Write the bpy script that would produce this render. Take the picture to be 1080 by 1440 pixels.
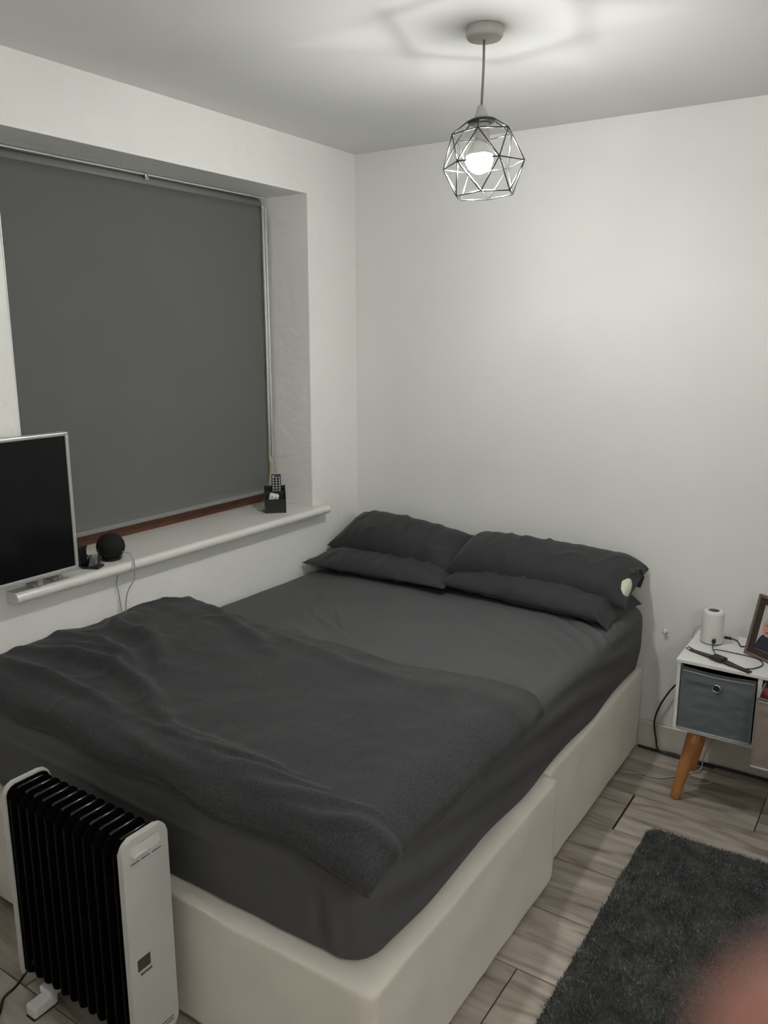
import bpy, bmesh, math, random
import numpy as np
from mathutils import Vector, Matrix, Quaternion, noise

for o in list(bpy.data.objects):
    bpy.data.objects.remove(o)
scn = bpy.context.scene
COL = scn.collection
R = math.radians
random.seed(7)

# ------------------------------------------------------------------ camera
CAM = Vector((2.209, -3.118, 1.633))
YAW, PITCH, FPX = 0.583, 0.215, 1145.9
fwd = Vector((-math.sin(YAW) * math.cos(PITCH), math.cos(YAW) * math.cos(PITCH), -math.sin(PITCH)))
rgt = fwd.cross(Vector((0, 0, 1))).normalized()
upv = rgt.cross(fwd)
cd = bpy.data.cameras.new('camera')
cam = bpy.data.objects.new('camera', cd)
COL.objects.link(cam)
m = Matrix((rgt, upv, -fwd)).transposed().to_4x4()
m.translation = CAM
cam.matrix_world = m
cd.sensor_fit = 'HORIZONTAL'
cd.sensor_width = 36
cd.lens = FPX / 1080 * 36
cd.clip_start = 0.002
cd.dof.use_dof = True
cd.dof.focus_distance = 2.5
cd.dof.aperture_fstop = cd.lens / 3.6
scn.camera = cam

# ------------------------------------------------------------------ world, exposure
w = bpy.data.worlds.new('world')
scn.world = w
w.use_nodes = True
w.node_tree.nodes['Background'].inputs[0].default_value = (0.6, 0.7, 0.8, 1)
w.node_tree.nodes['Background'].inputs[1].default_value = 0.02
scn.view_settings.view_transform = 'Standard'
scn.view_settings.look = 'None'
scn.view_settings.gamma = 1
scn.view_settings.use_curve_mapping = False
scn.view_settings.exposure = 1.12
BULB_STRENGTH = 310.0
FILL_GLOBE_STRENGTH = 12.0
BULB_COL = (1.0, 0.985, 0.95, 1)

# ------------------------------------------------------------------ materials
def mat(name, col, rough=0.6, metal=0.0, var=0.0, vscale=8.0, bump=0.0, bscale=60.0, bdist=0.002,
        sheen=0.0, spec=0.5, trans=0.0, coat=0.0, emit=None, sub=0.0, speck=0.0, sscale=300.0, detail=4.0):
    mt = bpy.data.materials.new(name)
    mt.use_nodes = True
    nt = mt.node_tree
    b = nt.nodes['Principled BSDF']
    b.inputs['Base Color'].default_value = (*col, 1)
    b.inputs['Roughness'].default_value = rough
    b.inputs['Metallic'].default_value = metal
    b.inputs['Specular IOR Level'].default_value = spec
    if sheen:
        b.inputs['Sheen Weight'].default_value = sheen
        b.inputs['Sheen Roughness'].default_value = 0.5
    if trans:
        b.inputs['Transmission Weight'].default_value = trans
    if coat:
        b.inputs['Coat Weight'].default_value = coat
    if sub:
        b.inputs['Subsurface Weight'].default_value = sub
        b.inputs['Subsurface Radius'].default_value = (0.01, 0.003, 0.0015)
        b.inputs['Subsurface Scale'].default_value = 0.6
    if emit:
        b.inputs['Emission Color'].default_value = emit[0]
        b.inputs['Emission Strength'].default_value = emit[1]
    tc = nt.nodes.new('ShaderNodeTexCoord')
    last = None
    for amt, sc, dt in ((var, vscale, detail), (speck, sscale, 2.0)):
        if not amt:
            continue
        n = nt.nodes.new('ShaderNodeTexNoise')
        n.inputs['Scale'].default_value = sc
        n.inputs['Detail'].default_value = dt
        nt.links.new(tc.outputs['Object'], n.inputs['Vector'])
        mr = nt.nodes.new('ShaderNodeMapRange')
        mr.inputs[1].default_value = 0.3
        mr.inputs[2].default_value = 0.7
        mr.inputs[3].default_value = 1 - amt
        mr.inputs[4].default_value = 1 + amt
        nt.links.new(n.outputs['Fac'], mr.inputs[0])
        mx = nt.nodes.new('ShaderNodeVectorMath')
        mx.operation = 'SCALE'
        if last is None:
            mx.inputs[0].default_value = col
        else:
            nt.links.new(last.outputs[0], mx.inputs[0])
        nt.links.new(mr.outputs[0], mx.inputs['Scale'])
        last = mx
    if last:
        nt.links.new(last.outputs[0], b.inputs['Base Color'])
    if bump:
        n = nt.nodes.new('ShaderNodeTexNoise')
        n.inputs['Scale'].default_value = bscale
        n.inputs['Detail'].default_value = detail
        nt.links.new(tc.outputs['Object'], n.inputs['Vector'])
        bp = nt.nodes.new('ShaderNodeBump')
        bp.inputs['Strength'].default_value = bump
        bp.inputs['Distance'].default_value = bdist
        nt.links.new(n.outputs['Fac'], bp.inputs['Height'])
        nt.links.new(bp.outputs[0], b.inputs['Normal'])
    return mt

def plank_material():
    mt = bpy.data.materials.new('greige wood laminate')
    mt.use_nodes = True
    nt = mt.node_tree
    b = nt.nodes['Principled BSDF']
    b.inputs['Roughness'].default_value = 0.5
    tc = nt.nodes.new('ShaderNodeTexCoord')
    oi = nt.nodes.new('ShaderNodeObjectInfo')
    add = nt.nodes.new('ShaderNodeVectorMath'); add.operation = 'ADD'
    sc = nt.nodes.new('ShaderNodeVectorMath'); sc.operation = 'SCALE'
    comb = nt.nodes.new('ShaderNodeCombineXYZ')
    for i in range(3):
        nt.links.new(oi.outputs['Random'], comb.inputs[i])
    nt.links.new(comb.outputs[0], sc.inputs[0]); sc.inputs['Scale'].default_value = 37.0
    nt.links.new(tc.outputs['Object'], add.inputs[0]); nt.links.new(sc.outputs[0], add.inputs[1])
    mp = nt.nodes.new('ShaderNodeMapping')
    mp.inputs['Scale'].default_value = (1.5, 9, 9)
    nt.links.new(add.outputs[0], mp.inputs[0])
    n = nt.nodes.new('ShaderNodeTexNoise')
    n.inputs['Scale'].default_value = 2.2; n.inputs['Detail'].default_value = 8; n.inputs['Distortion'].default_value = 0.9
    nt.links.new(mp.outputs[0], n.inputs['Vector'])
    cr = nt.nodes.new('ShaderNodeValToRGB')
    e = cr.color_ramp.elements
    e[0].position = 0.3; e[0].color = (0.19, 0.163, 0.135, 1)
    e[1].position = 0.72; e[1].color = (0.54, 0.49, 0.43, 1)
    x = e.new(0.5); x.color = (0.385, 0.340, 0.29, 1)
    nt.links.new(n.outputs['Fac'], cr.inputs[0])
    mr = nt.nodes.new('ShaderNodeMapRange')
    mr.inputs[3].default_value = 0.88; mr.inputs[4].default_value = 1.12
    nt.links.new(oi.outputs['Random'], mr.inputs[0])
    s2 = nt.nodes.new('ShaderNodeVectorMath'); s2.operation = 'SCALE'
    nt.links.new(cr.outputs[0], s2.inputs[0]); nt.links.new(mr.outputs[0], s2.inputs['Scale'])
    nt.links.new(s2.outputs[0], b.inputs['Base Color'])
    bp = nt.nodes.new('ShaderNodeBump'); bp.inputs['Strength'].default_value = 0.25; bp.inputs['Distance'].default_value = 0.002
    nt.links.new(n.outputs['Fac'], bp.inputs['Height']); nt.links.new(bp.outputs[0], b.inputs['Normal'])
    return mt

M = {
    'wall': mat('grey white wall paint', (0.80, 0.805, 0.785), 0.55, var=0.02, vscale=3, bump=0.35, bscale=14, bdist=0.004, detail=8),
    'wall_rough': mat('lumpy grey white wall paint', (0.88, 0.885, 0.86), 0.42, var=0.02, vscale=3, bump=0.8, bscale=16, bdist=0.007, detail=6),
    'ceiling': mat('ceiling paint', (0.76, 0.765, 0.75), 0.7, var=0.02, vscale=2, bump=0.2, bscale=10, bdist=0.003),
    'gloss': mat('white gloss paint', (0.74, 0.74, 0.70), 0.3, var=0.02, bump=0.1, bscale=20),
    'skirt': mat('skirting paint', (0.60, 0.59, 0.53), 0.4, var=0.03, bump=0.1, bscale=20),
    'plank': plank_material(),
    'subfloor': mat('dark joint', (0.03, 0.025, 0.02), 0.9, var=0.1),
    'sheet': mat('dark grey jersey sheet', (0.090, 0.090, 0.094), 0.68, var=0.06, vscale=5, bump=0.25, bscale=500, bdist=0.0006, sheen=0.0, spec=0.25),
    'case': mat('charcoal pillowcase', (0.031, 0.031, 0.034), 0.72, var=0.06, vscale=5, bump=0.25, bscale=450, bdist=0.0006, sheen=0.1, spec=0.3),
    'duvet': mat('brushed charcoal duvet cover', (0.045, 0.045, 0.048), 0.85, var=0.05, vscale=4, bump=0.5, bscale=320, bdist=0.0015, sheen=0.1, spec=0.2, speck=0.32, sscale=230),
    'divan': mat('cream divan damask', (0.80, 0.755, 0.675), 0.75, var=0.05, vscale=5, bump=0.5, bscale=16, bdist=0.003, sheen=0.2),
    'pillowwhite': mat('pale pillow filling', (0.62, 0.66, 0.52), 0.8, bump=0.3, bscale=60),
    'blind': mat('grey blind fabric', (0.295, 0.298, 0.294), 0.75, var=0.015, bump=0.15, bscale=700, bdist=0.0004),
    'blindtube': mat('grey blind roll', (0.24, 0.24, 0.24), 0.6, bump=0.1, bscale=400),
    'mahogany': mat('mahogany stained window wood', (0.12, 0.042, 0.02), 0.4, var=0.25, vscale=12, bump=0.2, bscale=60),
    'glass': mat('window glass', (0.9, 0.95, 0.95), 0.02, trans=1.0),
    'plastic_w': mat('white plastic', (0.72, 0.72, 0.69), 0.35, var=0.01),
    'plastic_clear': mat('yellowed clear plastic', (0.75, 0.70, 0.55), 0.15, trans=0.5, var=0.05),
    'black': mat('black plastic', (0.010, 0.010, 0.011), 0.35, var=0.05),
    'blackmesh': mat('black knit speaker fabric', (0.012, 0.012, 0.013), 0.8, bump=0.7, bscale=500, bdist=0.001, spec=0.3),
    'gloss_black': mat('gloss black enamel', (0.006, 0.006, 0.007), 0.16, var=0.02, spec=0.5),
    'fin_enamel': mat('black fin enamel', (0.004, 0.004, 0.005), 0.4, var=0.02, spec=0.05),
    'screen': mat('black screen glass', (0.004, 0.004, 0.005), 0.12, spec=0.35, var=0.02),
    'silver': mat('silver plastic', (0.50, 0.50, 0.49), 0.35, metal=0.3, var=0.02),
    'chrome': mat('chrome', (0.7, 0.7, 0.7), 0.18, metal=1.0, var=0.02),
    'pewter': mat('dark pewter', (0.07, 0.068, 0.066), 0.3, metal=0.9, var=0.3, vscale=120, bump=0.4, bscale=200),
    'cage': mat('dark grey wire', (0.05, 0.053, 0.055), 0.35, metal=0.6, var=0.03),
    'rose': mat('grey white lamp plastic', (0.50, 0.49, 0.45), 0.4, var=0.02),
    'cord': mat('pendant flex', (0.33, 0.28, 0.26), 0.5, var=0.03),
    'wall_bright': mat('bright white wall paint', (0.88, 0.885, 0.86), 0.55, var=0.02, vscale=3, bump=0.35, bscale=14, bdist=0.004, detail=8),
    'globe': mat('frosted glowing globe', (1, 1, 1), 0.4, emit=((1.0, 0.97, 0.93, 1), FILL_GLOBE_STRENGTH)),
    'bulb': mat('glowing bulb', (1, 1, 1), 0.3, emit=(BULB_COL, BULB_STRENGTH)),
    'greybin': mat('blue grey bin fabric', (0.125, 0.145, 0.155), 0.8, var=0.06, vscale=14, bump=0.5, bscale=350, bdist=0.001),
    'taupebin': mat('taupe bin fabric', (0.27, 0.225, 0.19), 0.8, var=0.06, vscale=14, bump=0.5, bscale=350, bdist=0.001),
    'piping': mat('pale piping', (0.42, 0.43, 0.42), 0.7, var=0.03),
    'nightwhite': mat('white melamine', (0.76, 0.76, 0.74), 0.35, var=0.01),
    'pine': mat('orange lacquered pine', (0.47, 0.20, 0.065), 0.35, var=0.18, vscale=9, bump=0.1, bscale=30),
    'dark_in': mat('dark bin inside', (0.02, 0.02, 0.02), 0.9, var=0.05),
    'maroon': mat('maroon cloth', (0.16, 0.02, 0.03), 0.8, var=0.2, vscale=40),
    'pinkcloth': mat('pink cloth', (0.65, 0.42, 0.42), 0.8, var=0.1, vscale=40),
    'frame_o': mat('grey brown frame wood', (0.16, 0.12, 0.10), 0.5, var=0.2, vscale=30),
    'frame_i': mat('dark brown frame wood', (0.045, 0.028, 0.020), 0.5, var=0.2, vscale=30),
    'rug': mat('dark grey shag pile', (0.120, 0.126, 0.126), 0.9, var=0.30, vscale=9, detail=8, speck=0.35, sscale=90, sheen=0.15, spec=0.2),
    'heaterwhite': mat('heater white enamel', (0.58, 0.58, 0.555), 0.35, var=0.01),
    'lcd': mat('olive grey display', (0.055, 0.058, 0.048), 0.3, var=0.1, vscale=200),
    'ink': mat('dark print', (0.09, 0.09, 0.08), 0.6),
    'skin': mat('skin', (0.50, 0.19, 0.145), 0.5, sub=0.5, var=0.05, vscale=60),
    'nail': mat('nail', (0.50, 0.25, 0.20), 0.3, var=0.03),
    'ph_bg': mat('photo pale background', (0.55, 0.53, 0.48), 0.4, var=0.1, vscale=30),
    'ph_skin': mat('photo face print', (0.55, 0.32, 0.26), 0.4, var=0.12, vscale=60),
    'ph_dark': mat('photo dark clothing print', (0.03, 0.035, 0.05), 0.4, var=0.1, vscale=60),
    'ph_red': mat('photo red print', (0.35, 0.05, 0.05), 0.4, var=0.1),
    'greycable': mat('grey white cable', (0.42, 0.42, 0.40), 0.5, var=0.02),
}

# ------------------------------------------------------------------ helpers
def link(name, me, material, parent=None, smooth=True, loc=None):
    o = bpy.data.objects.new(name, me)
    COL.objects.link(o)
    if material is not None and not me.materials:
        me.materials.append(material)
    if smooth:
        for p in me.polygons:
            p.use_smooth = True
    if parent:
        o.parent = parent
    if loc is not None:
        o.location = loc
    return o

def obj(name, bm, material, parent=None, smooth=False, loc=None):
    bmesh.ops.recalc_face_normals(bm, faces=bm.faces)
    me = bpy.data.meshes.new(name)
    bm.to_mesh(me); bm.free()
    return link(name, me, material, parent, smooth, loc)

def grid_mesh(name, V, nu, nv, material, parent=None, closed_u=False, two_sided_V=None):
    """V: (nu*nv,3) array -> quad grid"""
    F = []
    for i in range(nu if closed_u else nu - 1):
        i2 = (i + 1) % nu
        for j in range(nv - 1):
            F.append((i * nv + j, i2 * nv + j, i2 * nv + j + 1, i * nv + j + 1))
    me = bpy.data.meshes.new(name)
    me.from_pydata([tuple(v) for v in V], [], F)
    me.update()
    bm = bmesh.new(); bm.from_mesh(me)
    bmesh.ops.remove_doubles(bm, verts=bm.verts, dist=1e-5)
    bmesh.ops.recalc_face_normals(bm, faces=bm.faces)
    bm.to_mesh(me); bm.free()
    return link(name, me, material, parent, True)

def thing(name, label, cat, loc=(0, 0, 0), rotz=0.0, group=None):
    o = bpy.data.objects.new(name, None)
    COL.objects.link(o)
    o.empty_display_size = 0.05
    o.location = loc
    o.rotation_euler = (0, 0, rotz)
    return tag(o, label, cat, group)

def tag(o, label=None, cat=None, group=None, kind=None):
    if label: o['label'] = label
    if cat: o['category'] = cat
    if group: o['group'] = group
    if kind: o['kind'] = kind
    return o

def box(bm, x0, x1, y0, y1, z0, z1, bev=0.0, seg=2, mtx=None):
    r = bmesh.ops.create_cube(bm, size=1)
    vs = r['verts']
    for v in vs:
        v.co = Vector(((x0 + x1) / 2 + v.co.x * (x1 - x0), (y0 + y1) / 2 + v.co.y * (y1 - y0), (z0 + z1) / 2 + v.co.z * (z1 - z0)))
    if mtx is not None:
        for v in vs: v.co = mtx @ v.co
    if bev:
        es = list({e for v in vs for e in v.link_edges})
        bmesh.ops.bevel(bm, geom=es, offset=bev, segments=seg, profile=0.5, affect='EDGES')
    return bm

def bx(*a, **k):
    return box(bmesh.new(), *a, **k)

def tube(bm, pts, r, n=8, caps=True):
    pts = [Vector(p) for p in pts]
    rs = r if isinstance(r, (list, tuple)) else [r] * len(pts)
    rings = []
    a = None
    for i, p in enumerate(pts):
        t = (pts[min(i + 1, len(pts) - 1)] - pts[max(i - 1, 0)]).normalized()
        if a is None:
            a = t.orthogonal().normalized()
        a = (a - t * a.dot(t)).normalized()
        b = t.cross(a)
        rings.append([bm.verts.new(p + (a * math.cos(2 * math.pi * k / n) + b * math.sin(2 * math.pi * k / n)) * rs[i]) for k in range(n)])
    for i in range(len(rings) - 1):
        for k in range(n):
            bm.faces.new((rings[i][k], rings[i][(k + 1) % n], rings[i + 1][(k + 1) % n], rings[i + 1][k]))
    if caps:
        bm.faces.new(rings[0]); bm.faces.new(rings[-1])
    return bm

def smooth_path(pts, n=8):
    P = [Vector(p) for p in pts]
    P = [P[0] * 2 - P[1]] + P + [P[-1] * 2 - P[-2]]
    out = []
    for i in range(1, len(P) - 2):
        for k in range(n):
            t = k / n
            a, b, c, d = P[i - 1], P[i], P[i + 1], P[i + 2]
            out.append(0.5 * ((2 * b) + (c - a) * t + (2 * a - 5 * b + 4 * c - d) * t * t + (3 * b - a - 3 * c + d) * t ** 3))
    out.append(P[-2])
    return out

def lathe(bm, prof, n=32, c=(0, 0, 0)):
    rings = []
    for r, z in prof:
        if r < 1e-6:
            rings.append([bm.verts.new((c[0], c[1], c[2] + z))])
        else:
            rings.append([bm.verts.new((c[0] + r * math.cos(2 * math.pi * k / n), c[1] + r * math.sin(2 * math.pi * k / n), c[2] + z)) for k in range(n)])
    for A, B in zip(rings, rings[1:]):
        for k in range(n):
            k2 = (k + 1) % n
            if len(A) == 1 and len(B) == 1: continue
            if len(A) == 1: bm.faces.new((A[0], B[k], B[k2]))
            elif len(B) == 1: bm.faces.new((A[k], B[0], A[k2]))
            else: bm.faces.new((A[k], B[k], B[k2], A[k2]))
    return bm

def nz(v, s, o=0.0):
    return noise.noise(Vector((v[0] * s + o, v[1] * s - o, (v[2] if len(v) > 2 else 0) * s + 2 * o)))

def nzarr(P, s, o=0.0, stretch=(1, 1, 1)):
    return np.array([noise.noise(Vector((p[0] * s * stretch[0] + o, p[1] * s * stretch[1] - o, p[2] * s * stretch[2] + 2 * o))) for p in P])

def polydist(X, Y, pts):
    """distance from points to polyline, and side-aware parameter 0..1"""
    best = np.full(X.shape, 9.0); par = np.zeros(X.shape)
    n = len(pts) - 1
    for i in range(n):
        ax, ay = pts[i]; bx_, by = pts[i + 1]
        dx, dy = bx_ - ax, by - ay
        L = dx * dx + dy * dy
        t = np.clip(((X - ax) * dx + (Y - ay) * dy) / L, 0, 1)
        d = np.hypot(X - ax - t * dx, Y - ay - t * dy)
        k = d < best
        best = np.where(k, d, best); par = np.where(k, (i + t) / n, par)
    return best, par

def crease(X, Y, pts, wd, h):
    d, t = polydist(X, Y, pts)
    return h * np.exp(-(d / wd) ** 2) * np.sin(np.pi * np.clip(t, 0.06, 0.94)) ** 0.7

# ------------------------------------------------------------------ room shell
RX, RY, H = 2.80, -3.50, 2.40
WY0, WY1, WZ0, WZ1, WD = -1.71, -0.341, 0.865, 2.195, 0.285   # window opening

def wall_left():
    bm = bmesh.new()
    ys = [RY, WY0, WY1, 0.0]; zs = [0.0, WZ0, WZ1, H]
    def face(a, b, c, d):
        bm.faces.new([bm.verts.new(q) for q in (a, b, c, d)])
    def patch(y0, y1, z0, z1, x=0.0):
        face((x, y0, z0), (x, y1, z0), (x, y1, z1), (x, y0, z1))
    for i in range(3):
        for j in range(3):
            if i == 1 and j == 1: continue
            patch(ys[i], ys[i + 1], zs[j], zs[j + 1])
            patch(ys[i], ys[i + 1], zs[j], zs[j + 1], -0.32)
    y0, y1, z0, z1 = WY0, WY1, WZ0, WZ1
    face((0, y0, z0), (0, y0, z1), (-.32, y0, z1), (-.32, y0, z0))
    face((0, y1, z0), (0, y1, z1), (-.32, y1, z1), (-.32, y1, z0))
    face((0, y0, z0), (0, y1, z0), (-.32, y1, z0), (-.32, y0, z0))
    face((0, y0, z1), (0, y1, z1), (-.32, y1, z1), (-.32, y0, z1))
    for (ya, yb, za, zb) in ((RY, 0, 0, 0), (RY, 0, H, H)):
        face((0, ya, za), (0, yb, zb), (-.32, yb, zb), (-.32, ya, za))
    face((0, RY, 0), (0, RY, H), (-.32, RY, H), (-.32, RY, 0))
    face((0, 0, 0), (0, 0, H), (-.32, 0, H), (-.32, 0, 0))
    bmesh.ops.remove_doubles(bm, verts=bm.verts, dist=1e-5)
    es = []
    for e in bm.edges:
        a, b = e.verts[0].co, e.verts[1].co
        if abs(a.x) < 1e-6 and abs(b.x) < 1e-6 and all(y0 - 1e-4 <= q.y <= y1 + 1e-4 and z0 - 1e-4 <= q.z <= z1 + 1e-4 for q in (a, b)):
            es.append(e)
    bmesh.ops.bevel(bm, geom=es, offset=0.003, segments=2, affect='EDGES', clamp_overlap=True)
    return tag(obj('wall_left', bm, M['wall_rough']), kind='structure')
wall_left()
tag(obj('wall_back', bx(-.32, RX + .1, 0, .1, 0, H), M['wall']), kind='structure')
tag(obj('wall_right', bx(RX, RX + .1, RY, 0, 0, H), M['wall_bright']), kind='structure')
tag(obj('wall_front', bx(-.32, RX + .1, RY - .1, RY, 0, H), M['wall_bright']), kind='structure')
tag(obj('ceiling', bx(-.32, RX + .1, RY - .1, .1, H, H + .08), M['ceiling']), kind='structure')
floor = tag(obj('floor', bx(-.05, RX + .05, RY - .05, .05, -.06, -.006), M['subfloor']), kind='structure')

def baseboard(name, x0, x1, y0, y1):
    bm = bx(x0, x1, y0, y1, 0.0, 0.113)
    es = [e for e in bm.edges if all(v.co.z > .11 for v in e.verts)]
    bmesh.ops.bevel(bm, geom=es, offset=0.006, segments=3, affect='EDGES')
    tag(obj(name, bm, M['skirt']), kind='structure')
baseboard('baseboard_back', 0.0, RX, -0.016, 0.0)
baseboard('baseboard_left', 0.0, 0.016, RY, -0.016)
baseboard('baseboard_right', RX - 0.016, RX, RY, -0.016)

# floor planks, rows 0.25 m wide running along x
rows = [0.0, -.137] + [-.137 - .25 * k for k in range(1, 15)] + [RY]
joints = {2: [0.62, 1.498, 2.75], 0: [.9, 2.2], 1: [.35, 1.9], 3: [.2, 1.86], 4: [.75, 2.05], 5: [.15, 1.95], 6: [.5, 1.487, 2.6], 7: [.3, 1.75]}
pk_cache = {}
for i in range(len(rows) - 1):
    y1, y0 = rows[i], rows[i + 1]
    if y1 - y0 < 0.01: continue
    js = joints.get(i, [0.3 + (i * .47) % .9, 1.5 + (i * .47) % .9])
    xs = [0.0] + js + [RX]
    for k in range(len(xs) - 1):
        gx = 0.004 if (i == 2 and abs(xs[k] - 1.498) < .01) else 0.0018
        gx2 = 0.004 if (i == 2 and abs(xs[k + 1] - 1.498) < .01) else 0.0018
        top = -0.0006 * ((i * 3 + k) % 3)
        L = xs[k + 1] - xs[k] - gx - gx2; Wd = y1 - y0 - 0.0036
        key = (round(L, 3), round(Wd, 3))
        if key not in pk_cache:
            bm = bx(-L / 2, L / 2, -Wd / 2, Wd / 2, -.008, 0, bev=0.0012, seg=1)
            bmesh.ops.recalc_face_normals(bm, faces=bm.faces)
            me = bpy.data.meshes.new('plank'); bm.to_mesh(me); bm.free(); me.materials.append(M['plank'])
            pk_cache[key] = me
        o = bpy.data.objects.new('plank', pk_cache[key]); COL.objects.link(o)
        o.parent = floor
        o.location = ((xs[k] + gx + xs[k + 1] - gx2) / 2, (y0 + y1) / 2, top)

# ------------------------------------------------------------------ window, sill, blind
win = bpy.data.objects.new('window_1', None); COL.objects.link(win)
win.location = (-.29, (WY0 + WY1) / 2, WZ0); tag(win, kind='structure')
def wpart(name, b, m, par=win, smooth=False):
    for v in b.verts: v.co -= Vector(win.location)
    return obj(name, b, m, par, smooth)
FZ0 = 0.888
bm = bmesh.new()
box(bm, -.315, -.255, WY0, WY1, FZ0 - .02, FZ0 + .05, bev=.004)
box(bm, -.315, -.262, WY0, WY1, WZ1 - .05, WZ1, bev=.004)
box(bm, -.315, -.262, WY0, WY0 + .05, FZ0 + .05, WZ1 - .05, bev=.004)
box(bm, -.315, -.262, WY1 - .05, WY1, FZ0 + .05, WZ1 - .05, bev=.004)
box(bm, -.310, -.270, -1.06, -1.00, FZ0 + .05, WZ1 - .05, bev=.004)
wpart('window_frame', bm, M['mahogany'])
for ya, yb in ((WY0 + .05, -1.06), (-1.00, WY1 - .05)):
    wpart('pane', bx(-.295, -.290, ya, yb, FZ0 + .05, WZ1 - .05), M['glass'])
bm = bx(-.258, -.238, -1.385, -1.350, FZ0 + .045, FZ0 + .062, bev=.003)
box(bm, -.252, -.243, -1.38, -1.37, FZ0 + .01, FZ0 + .05, bev=.002)
wpart('window_catch', bm, M['mahogany'])

def nose(bm, y0, y1, x0, x1, z0, z1):
    rr = (z1 - z0) / 2; prof = [(x0, z0), (x0, z1)]
    for k in range(9):
        a = R(90 - 180 * k / 8); prof.append((x1 - rr + rr * math.cos(a), (z0 + z1) / 2 + rr * math.sin(a)))
    A = [bm.verts.new((x, y0, z)) for x, z in prof]; B = [bm.verts.new((x, y1, z)) for x, z in prof]
    bm.faces.new(A); bm.faces.new(B[::-1])
    for i in range(len(prof)):
        j = (i + 1) % len(prof); bm.faces.new((A[i], B[i], B[j], A[j]))
bm = bmesh.new()
nose(bm, -1.805, -.285, .001, .058, .852, .888)
box(bm, -.254, .0012, WY0 + .001, WY1 - .001, .858, .8879)
sill = tag(obj('trim_1', bm, M['gloss']), kind='structure')
for p in sill.data.polygons: p.use_smooth = False

bl = thing('roller_blind', 'dark grey roller blind pulled down over the window', 'blind', (-.235, -1.04, 2.15))
def bpart(name, b, m, smooth=False, par=bl):
    for v in b.verts: v.co -= Vector((-.235, -1.04, 2.15))
    return obj(name, b, m, par, smooth)
bpart('roll', tube(bmesh.new(), [(-.232, -1.69, 2.162), (-.232, -.385, 2.162)], .024, 24), M['blindtube'], True)
# hanging fabric with a slight sway
ny, nzz = 60, 40
bm = bmesh.new(); vv = []
for i in range(ny):
    for j in range(nzz):
        y = -1.686 + i / (ny - 1) * 1.297; z = 2.160 - j / (nzz - 1) * 1.210
        x = -.2085 - .006 * min(1, j / 8) + .0012 * math.sin(y * 5) * (j / nzz)
        vv.append((x, y, z))
for v in vv: bm.verts.new(v)
bm.verts.ensure_lookup_table()
for i in range(ny - 1):
    for j in range(nzz - 1):
        a = i * nzz + j
        bm.faces.new([bm.verts[q] for q in (a, a + nzz, a + nzz + 1, a + 1)])
r = bmesh.ops.solidify(bm, geom=bm.faces, thickness=.0012)
bpart('blind_fabric', bm, M['blind'], True)
bpart('bottom_bar', bx(-.2195, -.2115, -1.684, -.391, .935, .953, bev=.003), M['blindtube'])
bpart('head_rail', bx(-.258, -.205, -1.705, -.372, 2.1875, 2.1915), M['plastic_w'])
bm = bx(-.21, -.198, -1.008, -.994, 2.17, 2.192, bev=.002)
bpart('bracket', bm, M['chrome'])
bm = tube(bmesh.new(), [(-.232, -.383, 2.150), (-.232, -.352, 2.150)], .018, 20)
bpart('end_cap', bm, M['plastic_w'], True)
for yy, zz in ((-.384, 1.10), (-.3675, 1.06)):
    bpart('chain', tube(bmesh.new(), [(-.205, yy, 2.15), (-.203, yy, 1.6), (-.205, yy, zz)], .0056, 8), M['plastic_w'], True)
bm = tube(bmesh.new(), [(-.205, -.3865, 1.10), (-.205, -.372, 1.065), (-.206, -.377, 1.01), (-.208, -.386, .95), (-.209, -.390, .925)], [.006, .012, .010, .006, .004], 10)
bpart('chain_tensioner', bm, M['plastic_clear'], True)

# ------------------------------------------------------------------ divan bed
BY, BZ = -1.984, .345
dv = thing('divan_base', 'cream damask fabric divan bed base in two halves under the mattress', 'bed base', (.7, -1.0, 0))
def quilted(bm, x0, x1, y0, y1, z0, z1, bev, n=26):
    box(bm, x0, x1, y0, y1, z0, z1, bev=bev, seg=3)
    return bm
def divan_half(x1, y0, y1, seed):
    bm = bmesh.new()
    bmesh.ops.create_cube(bm, size=1)
    bmesh.ops.subdivide_edges(bm, edges=bm.edges, cuts=38, use_grid_fill=True)
    sx, sy, sz = x1 - .05, y1 - y0, BZ - .012
    c = Vector(((x1 + .05) / 2, (y0 + y1) / 2, .012 + sz / 2))
    rr = .011
    for v in bm.verts:
        q = Vector((v.co.x * sx, v.co.y * sy, v.co.z * sz))
        inner = Vector((max(-sx / 2 + rr, min(sx / 2 - rr, q.x)), max(-sy / 2 + rr, min(sy / 2 - rr, q.y)), max(-sz / 2 + rr, min(sz / 2 - rr, q.z))))
        d = q - inner
        if d.length > 1e-6:
            d = d.normalized()
            q = inner + d * (rr + .004 * noise.noise((q + c) * 7 + Vector((seed, 0, 0))) + .0022 * noise.noise((q + c) * 19))
            if d.z < -.5: q.z = -sz / 2
        v.co = q + c
    return bm
for (x1, y0, y1, sd) in ((1.432, BY, -1.0, 3), (1.402, -.996, -.022, 9)):
    bm = divan_half(x1, y0, y1, sd)
    for v in bm.verts: v.co -= Vector((.7, -1.0, 0))
    obj('base_section', bm, M['divan'], dv, True)
for gx in (.12, 1.30):
    for gy in (-1.90, -1.08, -.9, -.12):
        bm = lathe(bmesh.new(), [(0, 0), (.018, 0), (.02, .004), (.02, .020), (0, .020)], 14, (gx - .7, gy + 1.0, 0))
        obj('glide', bm, M['black'], dv, True)

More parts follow.
